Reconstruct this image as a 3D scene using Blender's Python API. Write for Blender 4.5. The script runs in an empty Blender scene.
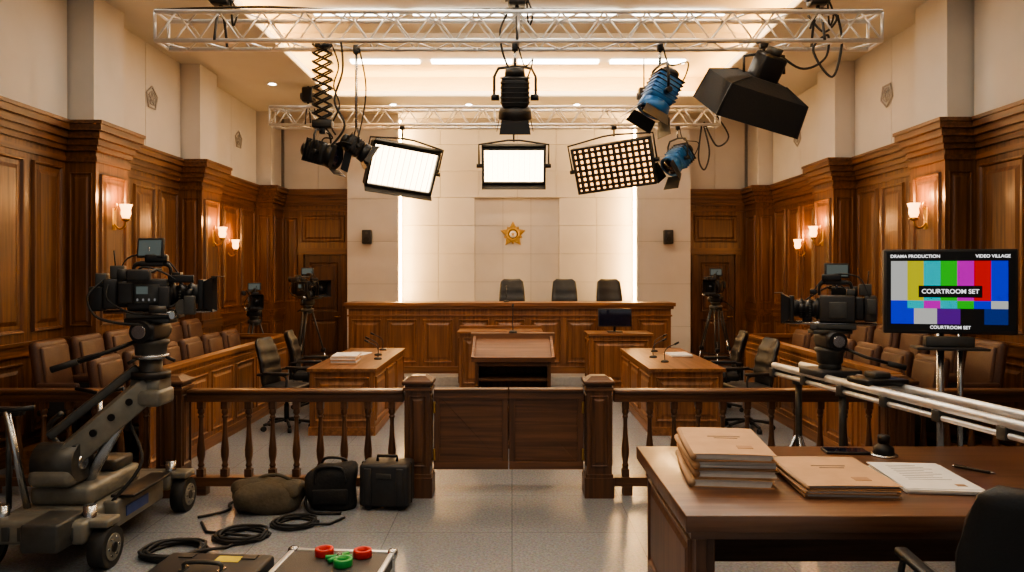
import bpy, bmesh, math, random
from mathutils import Vector, Matrix, noise
random.seed(7)
pi=math.pi
# ------------------------------------------------------------ materials
def _nt(name):
    m=bpy.data.materials.new(name); m.use_nodes=True
    nt=m.node_tree; b=nt.nodes['Principled BSDF']
    return m,nt,b
def mat(name,col,rough=.5,metal=0,emit=None,es=0,var=.12,ns=18,bump=0,coat=0):
    m,nt,b=_nt(name); N=nt.nodes; L=nt.links
    tc=N.new('ShaderNodeTexCoord'); no=N.new('ShaderNodeTexNoise')
    no.inputs['Scale'].default_value=ns; no.inputs['Detail'].default_value=4
    L.new(tc.outputs['Object'],no.inputs['Vector'])
    cr=N.new('ShaderNodeValToRGB'); L.new(no.outputs['Fac'],cr.inputs['Fac'])
    cr.color_ramp.elements[0].position=.3; cr.color_ramp.elements[1].position=.7
    cr.color_ramp.elements[0].color=(*[c*(1-var) for c in col],1)
    cr.color_ramp.elements[1].color=(*[min(1,c*(1+var)) for c in col],1)
    L.new(cr.outputs['Color'],b.inputs['Base Color'])
    b.inputs['Roughness'].default_value=rough; b.inputs['Metallic'].default_value=metal
    b.inputs['Coat Weight'].default_value=coat
    if emit:
        b.inputs['Emission Color'].default_value=(*emit,1); b.inputs['Emission Strength'].default_value=es
    if bump:
        bp=N.new('ShaderNodeBump'); bp.inputs['Strength'].default_value=bump; bp.inputs['Distance'].default_value=.01
        L.new(no.outputs['Fac'],bp.inputs['Height']); L.new(bp.outputs['Normal'],b.inputs['Normal'])
    return m
def wood(name,cd,cl,axis='z',rough=.38,coat=.12):
    m,nt,b=_nt(name); N=nt.nodes; L=nt.links
    tc=N.new('ShaderNodeTexCoord'); mp=N.new('ShaderNodeMapping')
    sc={'x':(1.1,26,26),'y':(26,1.1,26),'z':(26,26,1.1)}[axis]
    mp.inputs['Scale'].default_value=sc
    L.new(tc.outputs['Object'],mp.inputs['Vector'])
    n1=N.new('ShaderNodeTexNoise'); n1.inputs['Scale'].default_value=1.0; n1.inputs['Detail'].default_value=6; n1.inputs['Distortion'].default_value=.6
    L.new(mp.outputs['Vector'],n1.inputs['Vector'])
    cr=N.new('ShaderNodeValToRGB'); cr.color_ramp.elements[0].position=.32; cr.color_ramp.elements[1].position=.68
    cr.color_ramp.elements[0].color=(*cd,1); cr.color_ramp.elements[1].color=(*cl,1)
    L.new(n1.outputs['Fac'],cr.inputs['Fac'])
    n2=N.new('ShaderNodeTexNoise'); n2.inputs['Scale'].default_value=1.3; n2.inputs['Detail'].default_value=2
    L.new(tc.outputs['Object'],n2.inputs['Vector'])
    r2=N.new('ShaderNodeMapRange'); r2.inputs[3].default_value=.72; r2.inputs[4].default_value=1.28
    L.new(n2.outputs['Fac'],r2.inputs[0])
    mx=N.new('ShaderNodeVectorMath'); mx.operation='SCALE'
    L.new(cr.outputs['Color'],mx.inputs[0]); L.new(r2.outputs[0],mx.inputs['Scale'])
    L.new(mx.outputs[0],b.inputs['Base Color'])
    b.inputs['Roughness'].default_value=rough; b.inputs['Coat Weight'].default_value=coat; b.inputs['Coat Roughness'].default_value=.2
    bp=N.new('ShaderNodeBump'); bp.inputs['Strength'].default_value=.06; bp.inputs['Distance'].default_value=.01
    L.new(n1.outputs['Fac'],bp.inputs['Height']); L.new(bp.outputs['Normal'],b.inputs['Normal'])
    return m
def emis(name,col,s,base=(.8,.8,.8)):
    return mat(name,base,.5,0,col,s,var=.02)
WD=(.068,.027,.011); WL=(.190,.082,.032)
wz=wood('wood_vertical',WD,WL,'z'); wx=wood('wood_grain_x',WD,WL,'x'); wy=wood('wood_grain_y',WD,WL,'y')
BD=(.125,.051,.019); BL=(.28,.126,.052)
bz=wood('bench_wood_v',BD,BL,'z'); bx=wood('bench_wood_x',BD,BL,'x'); by=wood('bench_wood_y',BD,BL,'y')
dx=wood('desk_wood_x',(.095,.044,.024),(.175,.086,.048),'x',.32,.3)
dz=wood('desk_wood_z',(.085,.036,.018),(.155,.070,.036),'z',.4)
rz=wood('rail_wood_z',(.055,.024,.012),(.135,.060,.027),'z',.4,.1); rx=wood('rail_wood_x',(.065,.029,.014),(.16,.072,.033),'x',.4,.1)
lx=wood('lectern_wood_top',(.12,.053,.025),(.23,.108,.054),'x',.6,0)
white=mat('plaster_panel',(.61,.57,.515),.75,var=.03,ns=3)
whited=mat('panel_seam',(.30,.275,.25),.9)
medm=mat('medallion_grey',(.40,.375,.345),.8)
ceilm=mat('ceiling_paint',(.66,.625,.54),.8,var=.02,ns=2)
black=mat('black_metal',(.014,.014,.015),.4,.2)
blackp=mat('black_plastic',(.024,.024,.026),.5)
blackf=mat('black_fabric',(.014,.014,.015),.85,bump=.3,ns=60)
leath=mat('black_leather',(.011,.012,.014),.45,bump=.15,ns=90)
brleath=mat('brown_leather',(.080,.038,.024),.45,bump=.15,ns=80)
grey=mat('dolly_grey_paint',(.18,.175,.15),.42,.25,var=.2,ns=9)
dgrey=mat('dark_grey_metal',(.07,.07,.066),.42,.4)
alu=mat('aluminium',(.80,.80,.80),.38,.8,var=.04)
steel=mat('steel',(.45,.46,.47),.25,1.0)
rubber=mat('rubber',(.02,.02,.02),.7)
brass=mat('brass',(.6,.38,.12),.3,1.0)
gold=mat('gold',(.62,.38,.10),.35,.9)
blue=mat('blue_lamp_housing',(.02,.12,.32),.4,.3)
glass=mat('lens_glass',(.01,.012,.03),.05,0,coat=1)
olive=mat('olive_canvas',(.085,.07,.048),.85,bump=.4,ns=40)
paper=mat('paper',(.72,.70,.66),.8,var=.05)
manila=mat('manila_folder',(.52,.33,.19),.65,var=.08,ns=8)
manila2=mat('manila_folder_dark',(.38,.22,.12),.65,var=.08,ns=8)
ink=mat('printed_ink',(.08,.07,.07),.7)
redm=mat('red_tape',(.6,.03,.02),.4); greenm=mat('green_tape',(.03,.35,.08),.4)
stone=mat('pale_stone_step',(.45,.43,.40),.4,var=.08,ns=30)
gridbar=mat('grid_bar',(.022,.015,.011),.8)
lampw=emis('lamp_white',(1,.76,.48),9); lampgrid=emis('lamp_grid',(1,.50,.17),4.2,(.3,.25,.2))
linem=emis('linear_light',(1,.92,.80),13); covem=emis('cove_led',(1,.50,.13),75); colm=emis('column_led',(1,.60,.24),75)
covev=emis('cove_led_diffuser',(1,.62,.26),3.2)
downm=emis('downlight',(1,.90,.76),35); shadem=emis('sconce_glass',(1,.46,.14),6)
scr=emis('small_screen',(.45,.55,.5),.15,(.02,.02,.02))
# floor
def floormat():
    m,nt,b=_nt('terrazzo_floor'); N=nt.nodes; L=nt.links
    tc=N.new('ShaderNodeTexCoord')
    n=N.new('ShaderNodeTexNoise'); n.inputs['Scale'].default_value=55; n.inputs['Detail'].default_value=5; n.inputs['Roughness'].default_value=.8
    L.new(tc.outputs['Object'],n.inputs['Vector'])
    v=N.new('ShaderNodeTexVoronoi'); v.inputs['Scale'].default_value=60; L.new(tc.outputs['Object'],v.inputs['Vector'])
    cr=N.new('ShaderNodeValToRGB'); e=cr.color_ramp.elements; e[0].position=.36; e[0].color=(.17,.182,.20,1); e[1].position=.64; e[1].color=(.32,.34,.365,1)
    L.new(n.outputs['Fac'],cr.inputs['Fac'])
    br=N.new('ShaderNodeTexBrick'); br.offset=0; br.inputs['Scale'].default_value=1; br.inputs['Brick Width'].default_value=.9; br.inputs['Row Height'].default_value=.9
    br.inputs['Mortar Size'].default_value=.004; br.inputs['Color1'].default_value=(1,1,1,1); br.inputs['Color2'].default_value=(.92,.92,.92,1); br.inputs['Mortar'].default_value=(.6,.6,.6,1)
    L.new(tc.outputs['Object'],br.inputs['Vector'])
    mx=N.new('ShaderNodeMixRGB'); mx.blend_type='MULTIPLY'; mx.inputs[0].default_value=1
    L.new(cr.outputs['Color'],mx.inputs[1]); L.new(br.outputs['Color'],mx.inputs[2])
    mv=N.new('ShaderNodeMixRGB'); mv.blend_type='OVERLAY'; mv.inputs[0].default_value=.08
    L.new(mx.outputs[0],mv.inputs[1]); L.new(v.outputs['Color'],mv.inputs[2])
    L.new(mv.outputs[0],b.inputs['Base Color']); b.inputs['Roughness'].default_value=.24
    return m
floorm=floormat()
# ------------------------------------------------------------ builder
def T(x,y,z): return Matrix.Translation((x,y,z))
def R(a,ax): return Matrix.Rotation(math.radians(a),4,ax)
def S3(x,y,z): return Matrix.Diagonal((x,y,z,1))
def aim(d,roll=0):
    return Vector(d).to_track_quat('X','Z').to_matrix().to_4x4()@R(roll,'X')
def smooth(pts,n=6):
    P=[Vector(p) for p in pts]; out=[]
    Q=[P[0]]+P+[P[-1]]
    for i in range(1,len(Q)-2):
        for k in range(n):
            t=k/n; a,b,c,d=Q[i-1],Q[i],Q[i+1],Q[i+2]
            out.append(.5*((2*b)+(c-a)*t+(2*a-5*b+4*c-d)*t*t+(3*b-a-3*c+d)*t**3))
    out.append(P[-1]); return out
class B:
    def __init__(s,name): s.name=name; s.V=[];s.F=[];s.FM=[];s.FS=[];s.mats=[];s.M=Matrix()
    def add(s,vs,fs,m,sm=False):
        o=len(s.V); s.V+=[s.M@Vector(v) for v in vs]
        if m not in s.mats: s.mats.append(m)
        i=s.mats.index(m)
        for f in fs: s.F.append([o+k for k in f]); s.FM.append(i); s.FS.append(sm)
    def box(s,x0,y0,z0,x1,y1,z1,m,b=0,seg=2):
        if b<=0:
            vs=[(x,y,z) for z in (z0,z1) for y in (y0,y1) for x in (x0,x1)]
            s.add(vs,[(0,1,3,2),(4,5,7,6),(0,1,5,4),(2,3,7,6),(0,2,6,4),(1,3,7,5)],m); return
        bm=bmesh.new(); bmesh.ops.create_cube(bm,size=1)
        for v in bm.verts: v.co=Vector(((x0+x1)/2+v.co.x*(x1-x0),(y0+y1)/2+v.co.y*(y1-y0),(z0+z1)/2+v.co.z*(z1-z0)))
        b=min(b,.49*min(abs(x1-x0),abs(y1-y0),abs(z1-z0)))
        bmesh.ops.bevel(bm,geom=bm.edges[:],offset=b,segments=seg,affect='EDGES',profile=.5)
        bm.verts.index_update()
        s.add([v.co.copy() for v in bm.verts],[[v.index for v in f.verts] for f in bm.faces],m,True); bm.free()
    def cyl(s,p0,p1,r0,m,r1=None,seg=14):
        if r1 is None: r1=r0
        p0=Vector(p0);p1=Vector(p1); d=(p1-p0).normalized()
        a=d.orthogonal().normalized(); c=d.cross(a)
        vs=[];
        for p,r in((p0,r0),(p1,r1)):
            for i in range(seg):
                t=2*pi*i/seg; vs.append(p+(a*math.cos(t)+c*math.sin(t))*r)
        s.add(vs,[(i,(i+1)%seg,seg+(i+1)%seg,seg+i) for i in range(seg)],m,True)
        s.add(vs[:seg],[list(range(seg))],m); s.add(vs[seg:],[list(range(seg))],m)
    def lathe(s,prof,m,o=(0,0,0),seg=14,sm=True):
        vs=[];n=len(prof)
        for r,z in prof:
            for i in range(seg):
                t=2*pi*i/seg; vs.append((o[0]+r*math.cos(t),o[1]+r*math.sin(t),o[2]+z))
        fs=[(k*seg+i,k*seg+(i+1)%seg,(k+1)*seg+(i+1)%seg,(k+1)*seg+i) for k in range(n-1) for i in range(seg)]
        fs+= [list(range(seg)),list(range((n-1)*seg,n*seg))]
        s.add(vs,fs,m,sm)
    def tube(s,pts,r,m,seg=8,sm=0,closed=False):
        P=smooth(pts,sm) if sm else [Vector(p) for p in pts]
        n=len(P); vs=[]; prev=None
        for i,p in enumerate(P):
            d=(P[min(i+1,n-1)]-P[max(i-1,0)])
            if d.length<1e-9: d=Vector((0,0,1))
            d.normalize()
            if prev is None: a=d.orthogonal().normalized()
            else:
                a=prev-d*prev.dot(d)
                a=a.normalized() if a.length>1e-6 else d.orthogonal().normalized()
            prev=a; c=d.cross(a)
            for k in range(seg):
                t=2*pi*k/seg; vs.append(p+(a*math.cos(t)+c*math.sin(t))*r)
        fs=[(k*seg+i,k*seg+(i+1)%seg,(k+1)*seg+(i+1)%seg,(k+1)*seg+i) for k in range(n-1) for i in range(seg)]
        fs+=[list(range(seg)),list(range((n-1)*seg,n*seg))]
        s.add(vs,fs,m,True)
    def prism(s,poly,z0,z1,m,sc1=1):
        n=len(poly); vs=[(x,y,z0) for x,y in poly]+[(x*sc1,y*sc1,z1) for x,y in poly]
        s.add(vs,[(i,(i+1)%n,n+(i+1)%n,n+i) for i in range(n)]+[list(range(n)),list(range(n,2*n))],m)
    def panel(s,u0,u1,z0,z1,m,k=1.0,n=0):
        L=[(0,0),(.010*k,.030*k),(.026*k,.026*k),(.040*k,.004*k),(.085*k,.003*k),(.13*k,.022*k)]
        w=min(u1-u0,z1-z0)/2
        L=[(min(a,w*.9),h) for a,h in L]
        vs=[]
        for a,h in L: vs+=[(u0+a,n+h,z0+a),(u1-a,n+h,z0+a),(u1-a,n+h,z1-a),(u0+a,n+h,z1-a)]
        fs=[]
        for q in range(len(L)-1):
            for i in range(4): fs.append((q*4+i,q*4+(i+1)%4,(q+1)*4+(i+1)%4,(q+1)*4+i))
        e=(len(L)-1)*4; fs.append((e,e+1,e+2,e+3)); s.add(vs,fs,m)
    def super(s,c,a,e,m,amp=0,fr=5,seg=28,flat=None):
        vs=[];fs=[];n=seg//2
        def f(w,e): return math.copysign(abs(w)**e,w)
        for j in range(n+1):
            ph=-pi/2+pi*j/n
            for i in range(seg):
                th=2*pi*i/seg
                v=Vector((a[0]*f(math.cos(ph),e)*f(math.cos(th),e),a[1]*f(math.cos(ph),e)*f(math.sin(th),e),a[2]*f(math.sin(ph),e)))
                if amp: v*=1+amp*noise.noise(v*fr+Vector(c)*3)
                v+=Vector(c)
                if flat is not None and v.z<flat: v.z=flat
                vs.append(v)
        for j in range(n):
            for i in range(seg): fs.append((j*seg+i,j*seg+(i+1)%seg,(j+1)*seg+(i+1)%seg,(j+1)*seg+i))
        s.add(vs,fs,m,True)
    def done(s,loc=(0,0,0),rz_=0,bevel=0,mesh=None):
        me=bpy.data.meshes.new(s.name)
        me.from_pydata([tuple(v) for v in s.V],[],s.F)
        for m in s.mats: me.materials.append(m)
        me.polygons.foreach_set('material_index',s.FM); me.polygons.foreach_set('use_smooth',s.FS)
        bm=bmesh.new(); bm.from_mesh(me)
        bmesh.ops.remove_doubles(bm,verts=bm.verts[:],dist=1e-6)
        bmesh.ops.recalc_face_normals(bm,faces=bm.faces[:]); bm.to_mesh(me); bm.free(); me.update()
        o=bpy.data.objects.new(s.name,me); bpy.context.scene.collection.objects.link(o)
        o.location=loc; o.rotation_euler=(0,0,math.radians(rz_))
        if bevel:
            md=o.modifiers.new('bevel','BEVEL'); md.width=bevel; md.segments=2; md.limit_method='ANGLE'; md.angle_limit=math.radians(50)
        return o
def dup(o,loc,rz_=0):
    n=bpy.data.objects.new(o.name.split('.')[0],o.data); bpy.context.scene.collection.objects.link(n)
    n.location=loc; n.rotation_euler=(0,0,math.radians(rz_))
    for md in o.modifiers:
        k=n.modifiers.new(md.name,md.type)
        k.width=md.width;k.segments=md.segments;k.limit_method=md.limit_method;k.angle_limit=md.angle_limit
    return n
# ------------------------------------------------------------ room shell
XL,XR,YB,ZC=-4.95,5.05,15.0,5.0
YF=-2.5
b=B('floor'); b.box(XL-.2,YF,-.1,XR+.2,YB+.3,0,floorm); b.done()
def steps(b,u0,u1,n,m,ext=True):
    for z0,z1,p in ((3.12,3.18,.02),(3.24,3.30,.035),(3.30,3.37,.06),(3.37,3.45,.09),(3.45,3.52,.125),(3.52,3.56,.14)):
        e=p if ext else 0
        b.box(u0-e,0,z0,u1+e,n+p,z1,m)
def side_wall(name,M,gm,pil):
    b=B(name); b.M=M
    b.box(YF,-.2,0,YB,0,3.4,wz); b.box(YF,-.2,3.4,YB,0,ZC+.5,whited)
    t=B('trim_cornice'); t.M=M
    cuts=[(YF,YF)]+pil+[(YB,YB)]
    for i in range(len(cuts)-1):
        a,c=cuts[i][1],cuts[i+1][0]
        if c-a<.1: continue
        b.box(a,0,0,c,.04,.16,gm); b.box(a,0,.16,c,.025,.19,gm)
        b.box(a,0,1.05,c,.035,1.16,gm); b.box(a,0,1.16,c,.055,1.19,gm)
        steps(t,a,c,0,gm,False)
        n=max(1,round((c-a)/.74)); w=(c-a)/n
        for k in range(n):
            u=a+k*w
            b.panel(u+.07,u+w-.07,.25,.98,wz,.8); b.panel(u+.07,u+w-.07,1.28,3.06,wz)
        nn=max(1,round((c-a)/1.1)); w=(c-a)/nn
        for k in range(nn): b.box(a+k*w+.005,0,3.56,a+(k+1)*w-.005,.025,ZC,white)
    for a,c in pil:
        b.box(a,0,0,c,.34,3.3,wz); b.box(a-.02,0,0,c+.02,.38,.18,gm); b.box(a-.02,0,1.05,c+.02,.37,1.18,gm)
        MM=b.M.copy()
        b.M=MM@T(0,.34,0); b.panel(a+.08,c-.08,.28,.96,wz,.7); b.panel(a+.08,c-.08,1.3,3.0,wz,.8)
        b.M=MM@Matrix(((0,-1,0,a),(1,0,0,0),(0,0,1,0),(0,0,0,1)))
        b.panel(.05,.30,.28,.96,wz,.5); b.panel(.05,.30,1.3,3.0,wz,.5)
        b.M=MM
        steps(t,a,c,.34,gm); b.box(a+.03,0,3.56,c-.03,.30,ZC,white)
    b.done(); t.done()
ML=Matrix(((0,1,0,XL),(1,0,0,0),(0,0,1,0),(0,0,0,1)))
MR=Matrix(((0,-1,0,XR),(1,0,0,0),(0,0,1,0),(0,0,0,1)))
side_wall('wall_left',ML,wy,[(4.9,5.6),(8.2,8.9),(11.0,11.7),(14.25,14.95)])
side_wall('wall_right',MR,wy,[(4.8,5.5),(8.05,8.75),(10.85,11.55),(14.25,14.95)])
# back wall
b=B('wall_back'); b.M=Matrix(((1,0,0,0),(0,-1,0,YB),(0,0,1,0),(0,0,0,1)))
b.box(XL-.2,-.2,0,XR+.2,0,ZC+.5,whited)
t=B('trim_cornice'); t.M=b.M.copy()
for u0,u1,d0,d1 in ((XL+.34,-3.23,-4.2,-3.42),(3.5,XR-.34,3.72,4.5)):
    b.box(u0,0,0,d0,.06,3.3,wz); b.box(d1,0,0,u1,.06,3.3,wz); b.box(d0,0,2.25,d1,.06,3.3,wz)
    b.panel(d0-.05,d1+.05,2.5,3.05,wz,.8,n=.06)
    b.box(d0-.09,.06,0,d0,.10,2.34,wz); b.box(d1,.06,0,d1+.09,.10,2.34,wz); b.box(d0-.12,.06,2.25,d1+.12,.12,2.38,wx)
    if d0-u0>.3: b.panel(u0+.03,d0-.12,1.3,3.0,wz,.6,n=.06)
    if u1-d1>.3: b.panel(d1+.12,u1-.03,1.3,3.0,wz,.6,n=.06)
    steps(t,u0,u1,.06,wx,False)
    n=2; w=(u1-u0)/n
    for k in range(n): b.box(u0+k*w+.005,0,3.56,u0+(k+1)*w-.005,.03,ZC,white)
t.done()
# columns
def gridp(b,u0,u1,z0,z1,nu,nz,n0,n1,m,g=.003):
    for i in range(nu):
        for j in range(nz):
            b.box(u0+(u1-u0)*i/nu+g,n0,z0+(z1-z0)*j/nz+g,u0+(u1-u0)*(i+1)/nu-g,n1,z0+(z1-z0)*(j+1)/nz-g,m)
for u0,u1 in ((-3.23,-2.23),(2.45,3.5)):
    b.box(u0+.01,0,0,u1-.01,.48,ZC,whited); gridp(b,u0,u1,0,ZC,1,6,.0,.5,white)
NX0,NX1,NZ0,NZ1=-.75,.95,1.4,3.4
gridp(b,-2.22,NX0,0,NZ1,2,6,0,.10,white); gridp(b,NX1,2.44,0,NZ1,2,6,0,.10,white)
gridp(b,-2.22,2.44,NZ1,ZC,6,3,0,.10,white)
gridp(b,NX0,NX1,0,NZ1,3,6,0,.02,white)
b.done()
# LED strips in column reveals
b=B('column_led_strip'); b.box(-2.228,14.66,1.3,-2.20,14.76,4.9,colm); b.done()
b=B('column_led_strip'); b.box(2.42,14.66,1.3,2.448,14.76,4.9,colm); b.done()
for i,(d0,d1) in enumerate(((-4.2,-3.42),(3.72,4.5))):
    b=B('door_%d'%(i+1)); b.M=Matrix(((1,0,0,0),(0,-1,0,YB),(0,0,1,0),(0,0,0,1)))
    b.box(d0+.01,0.005,0.01,d1-.01,.03,2.24,rz)
    b.panel(d0+.1,d1-.1,.2,.95,rz,.7,n=.03); b.panel(d0+.1,d1-.1,1.1,2.1,rz,.7,n=.03)
    b.cyl((d1-.06,.03,1.0),(d1-.06,.09,1.0),.012,brass); b.cyl((d1-.06,.09,1.0),(d1-.16,.09,1.0),.01,brass)
    b.done()
# ceiling
CX0,CX1,CY0,CY1=-3.2,3.3,1.0,13.0
b=B('ceiling')
b.box(XL,YF,ZC,CX0,YB,ZC+.06,ceilm); b.box(CX1,YF,ZC,XR,YB,ZC+.06,ceilm)
b.box(CX0,CY1,ZC,CX1,YB,ZC+.06,ceilm); b.box(CX0,YF,ZC,CX1,CY0,ZC+.06,ceilm)
for a in ((CX0-.03,CY0,CX0,CY1),(CX1,CY0,CX1+.03,CY1),(CX0,CY1,CX1,CY1+.03)):
    b.box(a[0],a[1],ZC-.02,a[2],a[3],ZC+.08,ceilm)
b.box(XL,YF,5.45,XR,YB,5.55,ceilm)
for y0,y1 in ((11.0,11.4),(8.6,9.0),(6.2,6.6),(3.8,4.2)): b.box(CX0-.2,y0,5.30,CX1+.2,y1,5.46,ceilm)
b.box(CX0-.6,CY0,5.06,CX0-.5,CY1+.5,5.46,ceilm); b.box(CX1+.5,CY0,5.06,CX1+.6,CY1+.5,5.46,ceilm); b.box(CX0-.6,CY1+.5,5.06,CX1+.6,CY1+.6,5.46,ceilm)
b.done()
b=B('cove_light')
b.box(CX0-.30,CY0,5.065,CX0-.22,CY1,5.085,covem); b.box(CX1+.22,CY0,5.065,CX1+.30,CY1,5.085,covem); b.box(CX0,CY1+.22,5.065,CX1,CY1+.30,5.085,covem)
b.box(CX0,CY0,5.0,CX0+.012,CY1,5.075,covev); b.box(CX1-.012,CY0,5.0,CX1,CY1,5.075,covev); b.box(CX0,CY1-.012,5.0,CX1,CY1,5.075,covev)
b.done()
b=B('linear_ceiling_light')
for y in (12.35,10.0,7.6,5.2,2.6):  # three nearer rows are out of view, added to go with the fill lamps
    for x0,x1 in ((-2.7,-1.55),(-1.35,.0),(.1,1.45),(1.65,2.9)):
        b.box(x0,y,5.41,x1,y+.14,5.455,linem)
b.done()
b=B('recessed_downlight')
for x,y in ((-3.95,12.2),(-3.95,9.9),(-3.95,13.9),(4.05,12.2),(4.05,9.9),(4.05,13.9),(-.8,13.7),(1.2,13.7),(-2.2,13.7),(2.6,13.7),(-3.95,7.5),(4.05,7.5)):
    b.lathe([(.055,-.004),(.085,-.004),(.085,.01),(.055,.01)],ceilm,(x,y,ZC),18); b.lathe([(.055,-.006),(.055,.0)],downm,(x,y,ZC),16)
b.done()
# wall medallions
b=B('wall_medallion')
for X,ys,sg in ((XL+.03,(10.1,13.3,6.9),1),(XR-.03,(9.9,13.0,6.8),-1)):
    for y in ys:
        b.M=T(X,y,4.27)@R(90*sg,'Y')
        poly=[(-.16*math.cos(2*pi*i/5),.16*math.sin(2*pi*i/5)) for i in range(5)]
        b.tube([(p[0],p[1],.01) for p in poly+[poly[0]]],.012,medm,6)
        p2=[(x*.62,y_*.62) for x,y_ in poly]
        b.tube([(p2[i][0],p2[i][1],.01) for i in (0,2,4,1,3,0)],.008,medm,6)
        b.tube([(.09*math.cos(k*pi/8),.09*math.sin(k*pi/8),.01) for k in range(17)],.006,medm,6)
b.done()
# emblem
b=B('court_emblem'); b.M=T(.02,YB-.032,2.66)@R(90,'X')
def star(n,r,ri,rot=0): return [((r if i%2==0 else ri)*math.sin(pi*i/n+rot),(r if i%2==0 else ri)*math.cos(pi*i/n+rot)) for i in range(2*n)]
b.prism(star(5,.27,.14),0,.04,gold,.85); b.prism(star(5,.2,.13,pi/5),0,.055,brass,.8)
b.lathe([(.125,0),(.125,.07),(.10,.085),(.10,.07),(.0,.07)],gold,seg=24); b.lathe([(.075,.07),(.06,.085),(0,.09)],paper,seg=24)
b.prism(star(5,.05,.02),.088,.1,gold); b.done()
# wall speakers
for x in (-2.83,3.05):
    b=B('wall_speaker'); b.box(x-.09,14.38,2.45,x+.09,14.5,2.72,blackp,.015)
    b.cyl((x,14.38,2.53),(x,14.37,2.53),.055,black,seg=16); b.cyl((x,14.38,2.66),(x,14.37,2.66),.025,dgrey,seg=12); b.done()
# sconces
def sconce(x,y,z,sg,k=1):
    b=B('wall_sconce'); 
    b.M=Matrix(((sg,0,0,0),(0,1,0,0),(0,0,1,0),(0,0,0,1)))
    b.box(0,-.045,-.14,.02,.045,.12,brass,.01)
    b.tube([(0.01,0,-.06),(.07,0,-.12),(.13,0,-.1),(.15,0,-.02)],.011,brass,8,6)
    b.lathe([(.012,-.04),(.05,-.02),(.045,0)],brass,(.15,0,0)); 
    b.lathe([(.035,0),(.055,.05),(.05,.1),(.07,.16),(.065,.16),(.045,.1),(.03,.01)],shadem,(.15,0,0),18)
    b.tube([(0.01,0,.08),(.05,0,.14),(.03,0,.18)],.007,brass,6,5)
    b.done((x,y,z))
    l=bpy.data.lights.new('sconce_bulb','POINT'); l.energy=24*k; l.color=(1,.48,.17); l.shadow_soft_size=.06
    o=bpy.data.objects.new('sconce_bulb',l); o.location=(x+sg*.17,y,z+.25); bpy.context.scene.collection.objects.link(o)
for y,z in ((8.55,2.52),(11.4,2.43)): sconce(XL+.34,y,z,1)
for y,z in ((8.4,2.52),(11.2,2.43)): sconce(XR-.34,y,z,-1)
sconce(XL,12.85,2.30,1,.8); sconce(XR,12.7,2.30,-1,.8)
# ------------------------------------------------------------ court furniture
b=B('judge_platform')
b.box(-3.1,12.35,0,3.3,14.46,.15,stone); b.box(-2.7,13.45,.15,2.7,14.45,.45,stone); b.done(bevel=.006)
MB=Matrix(((1,0,0,0),(0,-1,0,12.8),(0,0,1,0),(0,0,0,1)))
b=B('judges_bench'); b.M=MB
b.box(-2.83,-.1,.15,2.75,0,1.3,bz); b.box(-2.83,-.55,.15,-2.75,-.1,1.3,bz); b.box(2.67,-.55,.15,2.75,-.1,1.3,bz)
b.box(-2.9,-.62,1.31,2.82,.07,1.37,bx); b.box(-2.87,-.1,1.26,2.79,.04,1.31,bx); b.box(-2.85,0,1.13,2.77,.02,1.16,bx)
b.box(-2.86,-.1,.15,2.78,.035,.27,bx); 
n=9; w=5.58/n
for i in range(n): b.panel(-2.83+i*w+.05,-2.83+(i+1)*w-.05,.33,1.08,bz,.75)
b.done(bevel=.004)
def boxdesk(name,x0,x1,y0,y1,h,mz,mx_,np,back=True):
    b=B(name)
    b.box(x0,y0,0,x1,y0+.04,h-.04,mz); b.box(x0,y0+.04,0,x0+.04,y1,h-.04,mz); b.box(x1-.04,y0+.04,0,x1,y1,h-.04,mz)
    b.box(x0-.03,y0-.03,h-.04,x1+.03,y1+.02,h,mx_); b.box(x0-.015,y0-.015,0,x1+.015,y1,.1,mx_)
    b.M=Matrix(((1,0,0,0),(0,-1,0,y0),(0,0,1,0),(0,0,0,1)))
    w=(x1-x0)/np
    for i in range(np): b.panel(x0+i*w+.05,x0+(i+1)*w-.05,.16,h-.1,mz,.7)
    for X,sg in ((x1,-1),(x0,1)):
        b.M=Matrix(((0,-sg,0,X),(1,0,0,0),(0,0,1,0),(0,0,0,1)))
        L=y1-y0; k=max(1,round(L/.75))
        for i in range(k): b.panel(y0+L*i/k+.05,y0+L*(i+1)/k-.05,.16,h-.1,mz,.7)
    b.M=Matrix(); return b
boxdesk('clerk_desk',1.22,2.2,11.65,12.25,.93,bz,bx,1).done(bevel=.003)
b=boxdesk('stenographer_desk',-.82,.45,11.5,12.1,.98,bz,bx,2); b.box(-.85,12.04,.98,.48,12.1,1.03,bx); b.done(bevel=.003)
for x0,x1 in ((-2.35,-1.6),(1.62,2.45)):
    boxdesk('attorney_table',x0,x1,8.6,10.9,.78,bz,by,1).done(bevel=.003)
b=B('desktop_monitor'); b.box(-.27,-.02,.09,.27,.02,.38,blackp,.008); b.box(-.255,-.022,.105,.255,-.02,.365,glass); b.cyl((0,.03,.01),(0,.03,.2),.02,blackp); b.box(-.12,-.08,0,.12,.1,.015,blackp,.004)
b.done((1.66,11.95,.93))
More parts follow.
